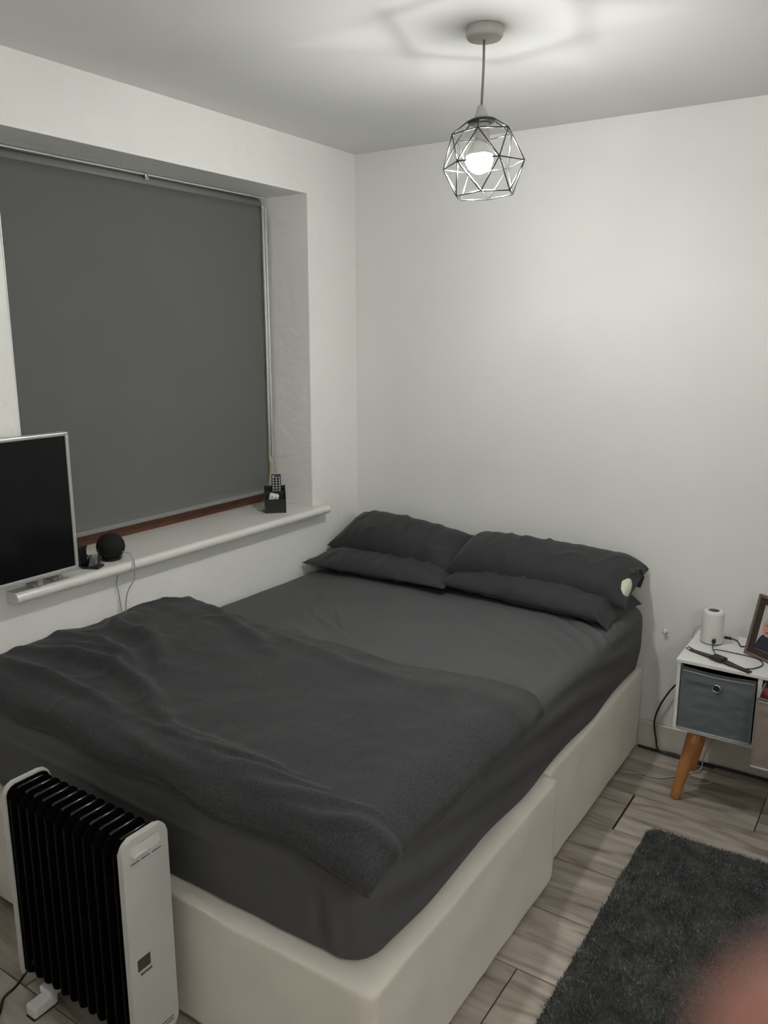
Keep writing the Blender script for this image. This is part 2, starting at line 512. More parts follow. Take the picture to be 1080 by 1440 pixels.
# mattress with fitted sheet: stacked rounded-rectangle loops + domed top
MX0, MX1, MY0, MY1, MT, MB = .012, 1.402, -1.955, -.024, .612, BZ
def rrect(x0, x1, y0, y1, r, n):
    """n points by arclength around a rounded rectangle"""
    pts = []
    segs = [((x1 - r, y0), (x1 - r, y0 + r), -90), ((x1, y1 - r), (x1 - r, y1 - r), 0), ((x0 + r, y1), (x0 + r, y1 - r), 90), ((x0, y0 + r), (x0 + r, y0 + r), 180)]
    dense = []
    for _, c, a0 in segs:
        for k in range(13):
            a = R(a0 + 90 * k / 12)
            dense.append((c[0] + r * math.cos(a), c[1] + r * math.sin(a)))
    dense.append(dense[0])
    D = np.array(dense); L = np.r_[0, np.cumsum(np.hypot(*(np.diff(D, axis=0).T)))]
    s = np.linspace(0, L[-1], n, endpoint=False)
    return np.stack([np.interp(s, L, D[:, 0]), np.interp(s, L, D[:, 1])], 1)
def mattress_mesh():
    n = 620
    V = []; loops = []
    rr = .055
    base = rrect(MX0, MX1, MY0, MY1, .075, n)
    cx, cy = (MX0 + MX1) / 2, (MY0 + MY1) / 2
    # interior loops
    for t in np.linspace(.02, 1, 90, endpoint=False):
        ins = rrect(MX0 + rr, MX1 - rr, MY0 + rr, MY1 - rr, .05, n)
        P = np.stack([cx + (ins[:, 0] - cx) * t, cy + (ins[:, 1] - cy) * t, np.full(n, MT) + .014 * (1 - t ** 3)], 1)
        loops.append(P)
    for k in range(0, 13):
        a = math.pi / 2 * k / 12
        off = rr * (1 - math.sin(a))
        L = rrect(MX0 + off, MX1 - off, MY0 + off, MY1 - off, .075 - off * .45, n)
        loops.append(np.c_[L, np.full(n, MT - rr * (1 - math.cos(a)))])
    for z in np.linspace(MT - rr, MB + .006, 34)[1:]:
        f = (z - MB) / (MT - rr - MB)
        bulge = .008 * math.sin(math.pi * f)
        L = rrect(MX0 - bulge * 0, MX1 + bulge - .014 * (1 - f), MY0 - bulge + .012 * (1 - f), MY1, .075, n)
        loops.append(np.c_[L, np.full(n, z)])
    # tucked under hem
    L = rrect(MX0 + .01, MX1 - .045, MY0 + .05, MY1 - .01, .06, n)
    loops.append(np.c_[L, np.full(n, MB + .002)])
    V = np.concatenate(loops); X, Y, Z = V.T
    side = np.clip((MT - .03 - Z) / .05, 0, 1)
    top = 1 - side
    # light creases on the open area of the sheet
    dz = np.zeros(len(V))
    for pts, wd, h in (([(.339, -.98), (.62, -1.10), (.803, -1.2)], .016, .006), ([(.321, -.80), (.50, -.92), (.70, -1.03)], .014, .006),
                       ([(.42, -.74), (.56, -.90), (.66, -1.0)], .009, .005), ([(.10, -.62), (.35, -.85), (.5, -1.02)], .02, .004),
                       ([(.2, -.55), (.34, -.70), (.42, -.9)], .012, .004),
                       ([(.85, -.55), (1.10, -.72), (1.34, -.80)], .02, .004), ([(1.0, -.45), (1.2, -.55), (1.38, -.60)], .014, .004),
                       ([(1.05, -.75), (1.2, -.92), (1.37, -1.0)], .018, .004)):
        dz += crease(X, Y, pts, wd, h)
    dz += .0025 * nzarr(V, 6) + .0012 * nzarr(V, 17, 3, (1, .5, 1))
    # gathers near the head right corner
    gath = np.exp(-(((X - 1.33) / .16) ** 2 + ((Y + .45) / .22) ** 2))
    dz += .007 * gath * np.sin((X * .8 + Y * 1.0) * 75 + 3 * nzarr(V, 5, 8))
    Z2 = Z + dz * top
    # side tension folds running lengthways with the sheet's pull
    t = Y * .20 + Z
    f1 = .005 * np.sin(t * 62 + 2.2 * nzarr(V, 2.2, 5)) + .006 * nzarr(V, 5, 1, (.6, .25, 2.5))
    sx = np.clip((X - 1.33) / .05, 0, 1)
    sy = np.clip((MY0 + .06 - Y) / .05, 0, 1)
    X2 = X + side * sx * f1 * (1 - sy) * np.clip((-.10 - Y) / .25, .15, 1)
    g = .005 * nzarr(V, 4, 11, (.5, 1, 2.2)) + .004 * nzarr(V, 9, 2, (1, 1, .5))
    corner = np.exp(-((X - 1.30) / .05) ** 2)
    g = g + .007 * np.exp(-((Z - .535 + .03 * np.clip(X, 0, 1)) / .008) ** 2) * np.clip((1.1 - X) / .5, 0, 1)
    g2 = .010 * corner * np.sin((X - 1.30) * 90) * np.exp(-((Z - .43) / .06) ** 2)
    Y2 = Y - side * sy * (g + g2)
    # wavy hem
    hem = np.clip((MB + .05 - Z) / .05, 0, 1)
    Z2 = Z2 + hem * (.010 * nzarr(np.stack([X, Y, X * 0], 1), 3.5, 4) + .006)
    V2 = np.stack([X2, Y2, Z2], 1)
    return V2, len(loops), n
V, nl, n = mattress_mesh()
F = []
for i in range(nl - 1):
    for k in range(n):
        k2 = (k + 1) % n
        F.append((i * n + k, i * n + k2, (i + 1) * n + k2, (i + 1) * n + k))
F.append(tuple(range(n))); F.append(tuple(reversed(range((nl - 1) * n, nl * n))))
me = bpy.data.meshes.new('mattress'); me.from_pydata([tuple(v) for v in V], [], F); me.update()
bm = bmesh.new(); bm.from_mesh(me); bmesh.ops.recalc_face_normals(bm, faces=bm.faces); bm.to_mesh(me); bm.free()
mt_o = link('mattress', me, M['sheet'])
tag(mt_o, 'double mattress in a stretched dark grey fitted sheet on the cream divan base', 'mattress')

# ------------------------------------------------------------------ pillows
def pillow_mesh(a, b, T, seed, sag=0.0, squash=0.35, nu=90, nv=70, wr=1.0):
    """closed pillow, local x length 2a, y depth 2b, thickness T, bottom flatter"""
    us = np.sin(np.linspace(-math.pi / 2, math.pi / 2, nu)); vs = np.sin(np.linspace(-math.pi / 2, math.pi / 2, nv))
    U, W = np.meshgrid(us, vs, indexing='ij')
    def surf(sgn):
        prof = np.clip((1 - np.abs(U) ** (3.2 if T < .16 else 7)), 0, 1) ** .5 * np.clip((1 - np.abs(W) ** 2.6), 0, 1) ** .55
        X = a * U * (1 - .035 * (1 - W ** 4)); Y = b * W * (1 - .05 * (1 - U ** 4))
        h = T * prof * (1 - squash if sgn > 0 else squash)
        P = np.stack([X.ravel(), Y.ravel(), (sgn * h).ravel()], 1)
        ed = np.clip(prof.ravel() * 3, 0, 1)
        S = np.stack([P[:, 0], P[:, 1], np.full(len(P), seed * 3.1)], 1)
        wv = .006 * nzarr(S, 5, seed) + .004 * nzarr(S, 12, seed + 2, (1.3, .5, 1)) + .0025 * nzarr(S, 28, seed + 5, (1, .45, 1))
        rid = 1 - np.abs(nzarr(S, 6, seed + 9, (1.2, .6, 1))) * 2.5
        wv += .008 * np.clip(rid, 0, 1) ** 5
        P[:, 2] += sgn * wv * ed * wr
        return P
    A, B = surf(1), surf(-1)
    F = []
    N = nu * nv
    for i in range(nu - 1):
        for j in range(nv - 1):
            q = (i * nv + j, (i + 1) * nv + j, (i + 1) * nv + j + 1, i * nv + j + 1)
            F.append(q); F.append(tuple(N + t for t in reversed(q)))
    return np.concatenate([A, B]), F
def make_pillow(label, cx, cy, cz, a, b, T, rx, rz, seed, deform=None, squash=.35, wr=1.0, ry=0.0):
    t = thing('pillow', label, 'pillow', (cx, cy, cz), 0)
    V, F = pillow_mesh(a, b, T, seed, squash=squash, wr=wr)
    mm = Matrix.Rotation(rz, 3, 'Z') @ Matrix.Rotation(ry, 3, 'Y') @ Matrix.Rotation(rx, 3, 'X')
    V = V @ np.array(mm).T
    if deform is not None:
        V = deform(V + np.array([cx, cy, cz])) - np.array([cx, cy, cz])
    me = bpy.data.meshes.new('pillowcase'); me.from_pydata([tuple(v) for v in V], [], F); me.update()
    bm = bmesh.new(); bm.from_mesh(me); bmesh.ops.remove_doubles(bm, verts=bm.verts, dist=2e-4)
    bmesh.ops.recalc_face_normals(bm, faces=bm.faces); bm.to_mesh(me); bm.free()
    link('pillowcase', me, M['case'], t)
    return t
def above(zmin, ymax=-.022, xmin=.006, xmax=9):
    def f(P):
        P = P.copy()
        k = P[:, 2] < zmin
        P[k, 2] = zmin + (P[k, 2] - zmin) * .04
        k = P[:, 1] > ymax
        P[k, 1] = ymax + (P[k, 1] - ymax) * .05
        k = P[:, 0] < xmin
        P[k, 0] = xmin + (P[k, 0] - xmin) * .05
        return P
    return f
make_pillow('flat charcoal pillow on the sheet by the window wall, under the raised left pillow', .362, -.228, .655, .352, .212, .085, 0, R(1), 1.3, above(.632), squash=.4, wr=1.2)
make_pillow('charcoal pillow leaning on the back wall at the window side of the bed', .360, -.140, .722, .335, .150, .150, R(20), R(-3), 4.7, above(.664), ry=R(4), wr=1.05)
def droop(P):
    P = above(.630)(P)
    e = np.clip(P[:, 0] - 1.325, 0, None)
    P[:, 2] -= e * .55; P[:, 0] = np.minimum(P[:, 0], 1.325 + e * .85)
    return P
make_pillow('flat charcoal pillow on the sheet under the long right pillow', 1.032, -.225, .655, .356, .190, .110, 0, R(-2), 7.9, droop, squash=.4, ry=R(1.5), wr=1.3)
pr = make_pillow('plump charcoal pillow on the outer bed side with pale filling showing at its open end', 1.025, -.165, .715, .372, .158, .165, R(14), R(1), 11.2, above(.664), ry=R(1.5), wr=1.05)
bm = bmesh.new()
bmesh.ops.create_icosphere(bm, subdivisions=3, radius=1)
for v in bm.verts:
    q = v.co.copy(); k = 1 + .15 * noise.noise(q * 2)
    v.co = Vector((q.x * .026 * k + .340, q.y * .050 * k - .072, q.z * .034 * k + .0 + .35 * q.y * .05))
obj('pillow_filling', bm, M['pillowwhite'], pr, True)
# open end of the pillowcase: loose folded hem hanging past the filling
nu_, nv_ = 40, 14
V = []
for i in range(nu_):
    a = R(-35 + 130 * i / (nu_ - 1))
    for j in range(nv_):
        t = j / (nv_ - 1)
        ry_, rz_ = .118 - .01 * t, .046 + .012 * t
        x = .300 + .062 * t + .004 * math.sin(a * 3 + 1)
        y = -.005 + ry_ * math.cos(a) ; zz = .004 + rz_ * math.sin(a) + .20 * y
        k = .006 * math.sin(a * 5 + t * 3)
        V.append((x, y + k, zz + k - .02 * t * (math.cos(a) > .2)))
fl = grid_mesh('open_hem', np.array(V), nu_, nv_, M['case'], pr)
bm = bmesh.new(); bm.from_mesh(fl.data); bmesh.ops.solidify(bm, geom=bm.faces, thickness=.002); bm.to_mesh(fl.data); bm.free()
for p_ in fl.data.polygons: p_.use_smooth = True

# ------------------------------------------------------------------ duvet
def wrap(s, s0, r):
    """arc-length wrap over an edge at s0: returns horizontal, drop"""
    e = np.clip(s - s0, 0, None)
    a = np.minimum(e / r, math.pi / 2)
    rest = e - a * r
    return np.minimum(s, s0) + r * np.sin(a), r * (1 - np.cos(a)) + rest, a
def duvet_mesh():
    nx, ny = 250, 190
    S0, S1, T0, T1 = 0.006, 1.435, -1.06, -1.95     # param ranges in arc length; T decreasing
    s = np.linspace(0, 1, nx); t = np.linspace(0, 1, ny)
    s = s - .12 * np.sin(2 * np.pi * s) / (2 * np.pi); t = t - .12 * np.sin(2 * np.pi * t) / (2 * np.pi)
    A, B = np.meshgrid(s, t, indexing='ij')
    S = S0 + (S1 - S0) * A
    # far edge is wavy, foot edge too
    far = -1.045 - .05 * np.sin(A * 3.0) - .10 * np.clip((A - .72) / .28, 0, 1) * 0 + .012 * np.sin(A * 17)
    foot = -1.952 - .040 * A + .006 * np.sin(A * 23 + 1)
    T = far + (foot - far) * B
    S = S + (.008 * np.sin(B * 9)) * A
    r = .06
    T0_ = T.copy(); D1 = S1 - S; D2 = T - foot
    # round the outer foot corner
    rc = .05
    cx_ = S - (S1 - rc); cy_ = (foot + rc) - T
    k_ = (cx_ > 0) & (cy_ > 0)
    h_ = np.hypot(cx_, cy_) + 1e-9; m_ = np.maximum(cx_, cy_)
    S = np.where(k_, (S1 - rc) + cx_ * m_ / h_, S); T = np.where(k_, (foot + rc) - cy_ * m_ / h_, T)
    def layer(off_top, inset, seed, wr):
        dE = np.minimum.reduce([(S - S0) + .02, D1 - inset, (far - T0_) - inset * .5, D2 - inset])
        d = np.clip(dE / wr, 0, 1)
        return np.sqrt(np.clip(1 - (1 - d) ** 2, 0, 1)) * off_top
    X1, dx, ax = wrap(S, MX1 - .060, r)
    Ym, dy, ay = wrap(-T, -MY0 - .060, r)
    Y1 = -Ym
    drop = np.sqrt(dx ** 2 + dy ** 2) * .85 + .15 * (dx + dy)
    # base thickness: lofty by the wall, thin to the outer side
    left = np.exp(-(S / .42) ** 2)
    lo = .026 * np.ones_like(S)
    P2 = np.stack([S.ravel(), T.ravel(), 0 * S.ravel()], 1)
    def N(sc, o, st=(1, 1, 1)): return nzarr(P2, sc, o, st).reshape(S.shape)
    wrn = .010 * N(3.0, 2) + .007 * N(7, 5) + .002 * N(20, 7)
    heap = .022 * left * np.clip((-1.06 - T) / .12, 0, 1) * np.clip((T + 1.95) / .30, .0, 1) ** .6
    bumps = [([(.02, -1.12), (.22, -1.16), (.45, -1.27), (.60, -1.34)], .045, .018),
             ([(.04, -1.36), (.10, -1.50), (.30, -1.52), (.45, -1.62)], .045, .022),
             ([(-.01, -1.80), (.14, -1.735), (.33, -1.70), (.53, -1.75), (.70, -1.82)], .035, .020),
             ([(.0, -1.66), (.15, -1.62), (.30, -1.63), (.50, -1.72)], .028, .012),
             ([(.02, -1.88), (.20, -1.84), (.42, -1.85), (.60, -1.90)], .028, .014),
             ([(.30, -1.10), (.60, -1.22), (.9, -1.30), (1.2, -1.30)], .05, .010),
             ([(.58, -1.80), (.76, -1.86), (.92, -1.87), (1.1, -1.87)], .024, .010),
             ([(.66, -1.885), (.86, -1.915), (1.02, -1.90), (1.16, -1.87)], .016, .010),
             ([(.80, -1.945), (.98, -1.950), (1.10, -1.925), (1.24, -1.895)], .014, .010),
             ([(.98, -1.975), (1.14, -1.965), (1.26, -1.935), (1.36, -1.905)], .013, .009),
             ([(1.15, -1.99), (1.28, -1.985), (1.38, -1.955), (1.44, -1.93)], .012, .008),
             ([(.62, -1.96), (.8, -1.985), (1.0, -1.99)], .012, .007)]
    sq = lambda p: [(x, y if y > -1.85 else -1.85 + (y + 1.85) * .55) for x, y in p]
    cr = sum(crease(S, T, sq(p), wd * .75, h * 1.5) for p, wd, h in bumps)
    up = layer(1.0, .017, 1, .022); low = layer(1.0, 0, 1, .013)
    P0 = np.clip((far - T0_) / .22, 0, 1); farf = .30 + .70 * P0 * P0 * (3 - 2 * P0)
    th_low = lo * low * farf
    ridge = np.clip(1 - np.abs(N(4.2, 40, (1, 1.3, 1))) * 3.2, 0, 1) ** 3
    th = th_low + up * (.028 * farf + heap + wrn * (.8 + .7 * left) + cr + .010 * ridge * (.04 + .96 * left ** 1.5))
    # groove between the two folded layers along the rim
    def place(off):
        X = X1 + off * np.sin(ax) * .95
        Y = Y1 - off * np.sin(ay) * .95
        Z = (MT + .014) - drop + off * np.cos(np.minimum(ax + ay, math.pi / 2)) 
        Z = np.where((ax + ay) > .01, (MT + .014) - drop + off * np.cos(ax) * np.cos(ay), MT + .014 + off)
        return np.stack([X.ravel(), Y.ravel(), Z.ravel()], 1)
    top = place(th); mid = place(0.0 * th + .004)
    F = []; N_ = nx * ny
    for i in range(nx - 1):
        for j in range(ny - 1):
            q = (i * ny + j, (i + 1) * ny + j, (i + 1) * ny + j + 1, i * ny + j + 1)
            F.append(q); F.append(tuple(N_ + k for k in reversed(q)))
    def rim(idx):
        for a, b in zip(idx, idx[1:]): F.append((a, b, N_ + b, N_ + a))
    rim([i * ny for i in range(nx)]); rim([(i + 1) * ny - 1 for i in range(nx)][::-1])
    rim([j for j in range(ny)][::-1]); rim([(nx - 1) * ny + j for j in range(ny)])
    V = np.concatenate([top, mid]); V[:, 0] = np.maximum(V[:, 0], .005)
    return V, F
V, F = duvet_mesh()
me = bpy.data.meshes.new('duvet'); me.from_pydata([tuple(v) for v in V], [], F); me.update()
bm = bmesh.new(); bm.from_mesh(me); bmesh.ops.recalc_face_normals(bm, faces=bm.faces); bm.to_mesh(me); bm.free()
dvt = link('duvet', me, M['duvet'])
tag(dvt, 'charcoal brushed duvet, folded double and rumpled over the foot half of the bed', 'duvet')

# ------------------------------------------------------------------ pendant lamp
LX, LY = 1.157, -1.056
pl = thing('pendant_lamp', 'ceiling pendant lamp with dark wire cage shade and lit bulb', 'lamp', (LX, LY, H))
def lp(name, b, m, smooth=True, par=pl):
    for v in b.verts: v.co -= Vector((LX, LY, H))
    return obj(name, b, m, par, smooth)
lp('ceiling_rose', lathe(bmesh.new(), [(0, H), (.046, H), (.049, H - .004), (.047, H - .022), (.043, H - .028), (.010, H - .030), (0, H - .030)], 40, (LX, LY, 0)), M['rose'])
SH = Vector((1.151, LY, 2.150))        # shade centre top
lp('flex', tube(bmesh.new(), [(LX, LY, H - .029), (LX, LY, 2.30), (1.154, LY, 2.215)], .0035, 10), M['cord'])
axis = Vector((fwd.x, fwd.y, 0)).normalized()
tilt = Quaternion(axis, R(-4))
TC = Vector((1.1535, LY, 2.20))
def tl(p): return TC + tilt @ (Vector(p) - Vector((0, 0, 2.20)))
def tiltbm(b):
    for v in b.verts: v.co = tl(v.co)
    return b
lp('lampholder', tiltbm(lathe(bmesh.new(), [(0, 2.215), (.008, 2.215), (.012, 2.205), (.018, 2.190), (.020, 2.178), (.020, 2.135), (.017, 2.125), (0, 2.125)], 24)), M['rose'])
lp('shade_ring', tiltbm(lathe(bmesh.new(), [(.020, 2.184), (.034, 2.181), (.038, 2.176), (.034, 2.172), (.021, 2.170), (.020, 2.184)], 30)), M['cage'])
hx = lambda Rr, z, off: [tl((Rr * math.cos(R(off + 60 * k)), Rr * math.sin(R(off + 60 * k)), z)) for k in range(6)]
vo = math.degrees(math.atan2(rgt.y, rgt.x))
# angles measured from the camera's right, towards the camera (negative = nearer)
top_ring = hx(.037, 2.178, vo - 44); up_r = hx(.084, 2.146, vo - 44); mid_r = hx(.108, 2.070, vo - 15); low_r = hx(.081, 1.994, vo - 44)
bm = bmesh.new()
wr = .0018
for k in range(6):
    a, b, c, d = top_ring[k], up_r[k], mid_r[k], low_r[k]
    k2 = (k + 1) % 6; km = (k - 1) % 6
    for p, q in ((a, b), (b, up_r[k2]), (b, mid_r[k]), (b, mid_r[km]), (c, mid_r[k2]), (d, mid_r[k]), (d, mid_r[km]), (d, low_r[k2])):
        tube(bm, [p, q], wr, 6)
cage = lp('wire_cage', bm, M['cage'])
bc = tl((0, 0, 2.083)) - rgt * .010
bm = bmesh.new()
pr_ = [(0, -.035)] + [(.035 * math.sin(R(a)), -.035 * math.cos(R(a))) for a in range(15, 106, 15)] + [(0, .0091)]
lathe(bm, pr_, 20)
for v in bm.verts: v.co = bc + tilt @ v.co
bulb = lp('bulb', bm, M['bulb'])
bm = lathe(bmesh.new(), [(0, .0093), (.0340, .0092), (.033, .014), (.020, .036), (.0150, .046), (0, .046)], 24)
for v in bm.verts: v.co = bc + tilt @ v.co
hs = lp('bulb_housing', bm, M['plastic_w'])

# ------------------------------------------------------------------ television and sill things
tv = thing('television', 'silver framed flat television with dark screen standing on the window sill', 'television', (.04, -1.97, .888))
def tp(name, b, m, smooth=False, par=tv):
    for v in b.verts: v.co -= Vector(tv.location)
    return obj(name, b, m, par, smooth)
TY1, TY0, TZ0, TZ1 = -1.600, -2.330, .917, 1.346
bm = bmesh.new(); bw = .011
box(bm, .035, .070, TY0, TY1, TZ0, TZ0 + .014, bev=.003)
box(bm, .035, .070, TY0, TY1, TZ1 - bw, TZ1, bev=.003)
box(bm, .035, .070, TY0, TY0 + bw, TZ0 + .014, TZ1 - bw, bev=.002)
box(bm, .035, .070, TY1 - bw, TY1, TZ0 + .014, TZ1 - bw, bev=.002)
tp('bezel', bm, M['silver'])
tp('screen', bx(.055, .066, TY0 + bw, TY1 - bw, TZ0 + .014, TZ1 - bw), M['screen'])
bm = bx(.036, .055, TY0 + .004, TY1 - .004, TZ0 + .004, TZ1 - .004)
box(bm, .016, .036, TY0 + .15, TY1 - .10, TZ0 + .05, TZ1 - .16, bev=.006)
tp('back_cover', bm, M['black'])
for yy in (-1.72, ):
    bm = bx(-.03, .040, yy - .02, yy + .012, .8885, .897, bev=.003)
    box(bm, .037, .052, yy - .012, yy + .004, .893, .920, bev=.002)
    tp('foot', bm, M['silver'])
bm = bx(-.02, .030, -1.665, -1.635, .8885, .897, bev=.003)
box(bm, .010, .045, -1.655, -1.645, .893, .925, bev=.002)
tp('foot', bm, M['silver'])
tp('wall_arm', bx(.001, .02, -2.05, -1.92, 1.0, 1.12, bev=.003), M['black'])

# smart speaker
sp = thing('smart_speaker', 'round black fabric speaker on the window sill', 'speaker', (-.025, -1.405, .888))
bm = bmesh.new()
lathe(bm, [(0, .0005), (.028, .0005), (.034, .004)] + [(.047 * math.cos(R(a)), .046 + .046 * math.sin(R(a))) for a in range(-58, 90, 8)] + [(0, .092)], 36)
obj('body', bm, M['blackmesh'], sp, True)
bm = lathe(bmesh.new(), [(.036, .006), (.0372, .0075), (.0365, .009)], 36)
obj('light_ring', bm, M['black'], sp, True)
bm = bmesh.new()
a = Vector((.047, -.004, .022))
tube(bm, smooth_path([(.040, .012, .030), (.058, .016, .030), (.075, .020, .024), (.084, .026, -.010), (.084, .020, -.06), (.060, .004, -.12), (.045, .002, -.24)]), .0021, 6)
obj('power_cable', bm, M['greycable'], sp, True)
bm = tube(bmesh.new(), smooth_path([(.0805, .022, -.002), (.079, .008, -.03), (.045, .000, -.035), (.034, -.012, -.07), (.034, -.004, -.14), (.034, .004, -.24)]), .0018, 6)
obj('cable_loop', bm, M['greycable'], sp, True)

# souvenir ornament
so = thing('souvenir_ornament', 'small dark pewter souvenir of little towers beside the round speaker', 'ornament', (.005, -1.503, .888), R(25))
obj('plinth', bx(-.030, .030, -.022, .022, 0, .008, bev=.002), M['pewter'], so)
bm = lathe(bmesh.new(), [(.020, .0085), (0.001, .045)], 4, (-.004, 0, 0)); bmesh.ops.contextual_create(bm, geom=[e for e in bm.edges if all(v.co.z < .01 for v in e.verts)])
obj('pyramid', bm, M['pewter'], so)
obj('spire', lathe(bmesh.new(), [(0, .008), (.008, .008), (.005, .018), (.0035, .035), (.0012, .062), (0, .064)], 8, (.018, .010, 0)), M['pewter'], so)
obj('dome', lathe(bmesh.new(), [(0, .008), (.009, .008), (.009, .024), (.010, .030), (.006, .038), (0, .041)], 12, (-.020, .008, 0)), M['pewter'], so, True)
gb = thing('trinket_box', 'small dark upright box on the sill between television and ornament', 'box', (-.045, -1.512, .888), R(20))
obj('box_body', bx(-.014, .014, -.018, .018, 0, .058, bev=.002), M['black'], gb)
obj('lid', bx(-.016, .016, -.020, .020, .058, .066, bev=.002), M['pewter'], gb)

# remote holder
fd = Vector((.68, -.73, 0))
rz = math.atan2(fd.y, fd.x) + math.pi / 2     # local -y faces the room
hc = Vector((-.039, -.545, .888)) - fd * .045
rh = thing('remote_holder', 'black desk caddy for remotes at the right end of the window sill', 'organiser', hc, rz)
hw, hd = .045, .042
def side_bm(x0, x1):
    bm = bmesh.new()
    prof = [(-hd, 0), (hd, 0), (hd, .105), (hd - .012, .110), (.012, .100), (-hd + .012, .066), (-hd, .060)]
    A = [bm.verts.new((x0, y, z)) for y, z in prof]; B = [bm.verts.new((x1, y, z)) for y, z in prof]
    bm.faces.new(A); bm.faces.new(B[::-1])
    for i in range(len(prof)):
        j = (i + 1) % len(prof); bm.faces.new((A[i], B[i], B[j], A[j]))
    return bm
obj('side_panel', side_bm(-hw, -hw + .004), M['black'], rh); obj('side_panel', side_bm(hw - .004, hw), M['black'], rh)
obj('front_panel', bx(-hw + .004, hw - .004, -hd, -hd + .004, 0, .060), M['black'], rh)
obj('divider', bx(-hw + .004, hw - .004, -.002, .002, .004, .088), M['black'], rh)
obj('back_panel', bx(-hw + .004, hw - .004, hd - .004, hd, 0, .105), M['black'], rh)
obj('bottom_panel', bx(-hw + .004, hw - .004, -hd + .004, hd - .004, 0, .004), M['black'], rh)
mR = Matrix.Translation(hc) @ Matrix.Rotation(rz, 4, 'Z')
rm = thing('remote_control', 'black remote control standing in the black sill caddy', 'remote', mR @ Vector((.008, .016, .005)), rz)
tm = Matrix.Rotation(R(-4), 4, 'X')
obj('remote_body', bx(-.0205, .0205, -.008, .008, 0, .152, bev=.004, mtx=tm), M['black'], rm)
for i in range(6):
    for j in range(3):
        obj('button', bx(-.0135 + .0135 * j - .0032, -.0135 + .0135 * j + .0032, -.0095, -.0078, .080 + .011 * i, .0855 + .011 * i, mtx=tm), M['silver'] if i < 6 else M['ink'], rm)
obj('power_button', lathe(bmesh.new(), [(0, 0), (.0035, 0), (.0035, .002), (0, .002)], 10), M['heaterwhite'], rm, loc=(-.0125, -.0005, .1455)).rotation_euler = (R(90 - 4), 0, 0)
wd = thing('white_plug', 'small white plug adapter in the front pocket of the black sill caddy', 'adapter', mR @ Vector((-.014, -.020, .032)), rz)
wm = Matrix.Rotation(R(14), 4, 'Y')
obj('plug_body', bx(-.020, .020, -.011, .011, 0, .050, bev=.006, seg=3, mtx=wm), M['plastic_w'], wd, True)
for k in (-1, 1):
    obj('pin_hole', bx(-.0035 + .008 * k, .0035 + .008 * k, -.0118, -.0105, .032, .037, mtx=wm), M['ink'], wd)

# ------------------------------------------------------------------ oil heater
ht = thing('oil_heater', 'freestanding oil radiator with black fins and white end panels', 'heater', (.697, -2.093, 0), .003)
HL, HW, HZ0, HZ1 = .434, .124, .047, .584
def panel_bm(x0, x1, wy, z0, z1, r):
    bm = bmesh.new()
    prof = []
    for (cy, cz, a0) in ((wy - r, z1 - r, 0), (-wy + r, z1 - r, 90), (-wy + r, z0 + r, 180), (wy - r, z0 + r, 270)):
        for k in range(7):
            a = R(a0 + 15 * k); prof.append((cy + r * math.cos(a), cz + r * math.sin(a)))
    A = [bm.verts.new((x0, y, z)) for y, z in prof]; B = [bm.verts.new((x1, y, z)) for y, z in prof]
    bm.faces.new(A); f = bm.faces.new(B[::-1])
    for i in range(len(prof)):
        j = (i + 1) % len(prof); bm.faces.new((A[i], B[i], B[j], A[j]))
    bmesh.ops.bevel(bm, geom=[e for e in bm.edges if abs(e.verts[0].co.x - e.verts[1].co.x) < 1e-6], offset=.003, segments=2, affect='EDGES')
    return bm
near = obj('end_panel', panel_bm(HL / 2 - .016, HL / 2, HW / 2, HZ0, HZ1, .026), M['heaterwhite'], ht)
obj('end_panel', panel_bm(-HL / 2, -HL / 2 + .014, HW / 2, HZ0, HZ1, .026), M['heaterwhite'], ht)
tag(near, 'white end panel with handle and display')
nf = 12
finbm = None
for k in range(nf):
    x = -HL / 2 + .026 + k * (HL - .062) / (nf - 1)
    if k == 0:
        bm = panel_bm(-.003, .003, HW / 2 - .004, HZ0 + .015, HZ1 - .010, .024)
        f0 = obj('fin', bm, M['fin_enamel'], ht); f0.location.x = x
        r0 = obj('fin_highlight_bar', tube(bmesh.new(), [(0, -HW / 2 + .026, HZ1 - .0135), (0, -HW / 2 + .032, HZ1 - .0115), (0, HW / 2 - .032, HZ1 - .0115), (0, HW / 2 - .026, HZ1 - .0135)], .0042, 10), M['gloss_black'], f0, True)  # glossy bar added so each fin top shows a highlight line
    else:
        f = f0.copy(); COL.objects.link(f); f.parent = ht; f.location.x = x
        g_ = r0.copy(); COL.objects.link(g_); g_.parent = f
bm = tube(bmesh.new(), [(-HL / 2 + .014, 0, HZ1 - .075), (HL / 2 - .016, 0, HZ1 - .075)], .017, 12)
obj('oil_tube', bm, M['gloss_black'], ht, True)
obj('oil_tube', tube(bmesh.new(), [(-HL / 2 + .014, 0, HZ0 + .085), (HL / 2 - .016, 0, HZ0 + .085)], .017, 12), M['gloss_black'], ht, True)
obj('liner', panel_bm(-HL / 2 + .0135, -HL / 2 + .018, HW / 2 - .004, HZ0 + .010, HZ1 - .005, .024), M['fin_enamel'], ht)
obj('core', bx(-HL / 2 + .014, HL / 2 - .016, -.030, .030, HZ0 + .05, HZ1 - .035), M['fin_enamel'], ht)
xf = HL / 2
hb = panel_bm(xf - .002, xf + .0012, .040, HZ1 - .045, HZ1 - .017, .012)
ob = obj('handle_recess', hb, M['plastic_w'], ht)
bm = bmesh.new(); tube(bm, [(xf + .001, -.036, HZ1 - .043), (xf + .001, .006, HZ1 - .043)], .0035, 8)
obj('handle_lip', bm, M['heaterwhite'], ht, True)
for y0, y1 in ((-.042, -.018), (-.013, .010), (.016, .042)):
    obj('slot', bx(xf - .003, xf + .0008, y0, y1, HZ1 - .0585, HZ1 - .0562), M['ink'], ht)
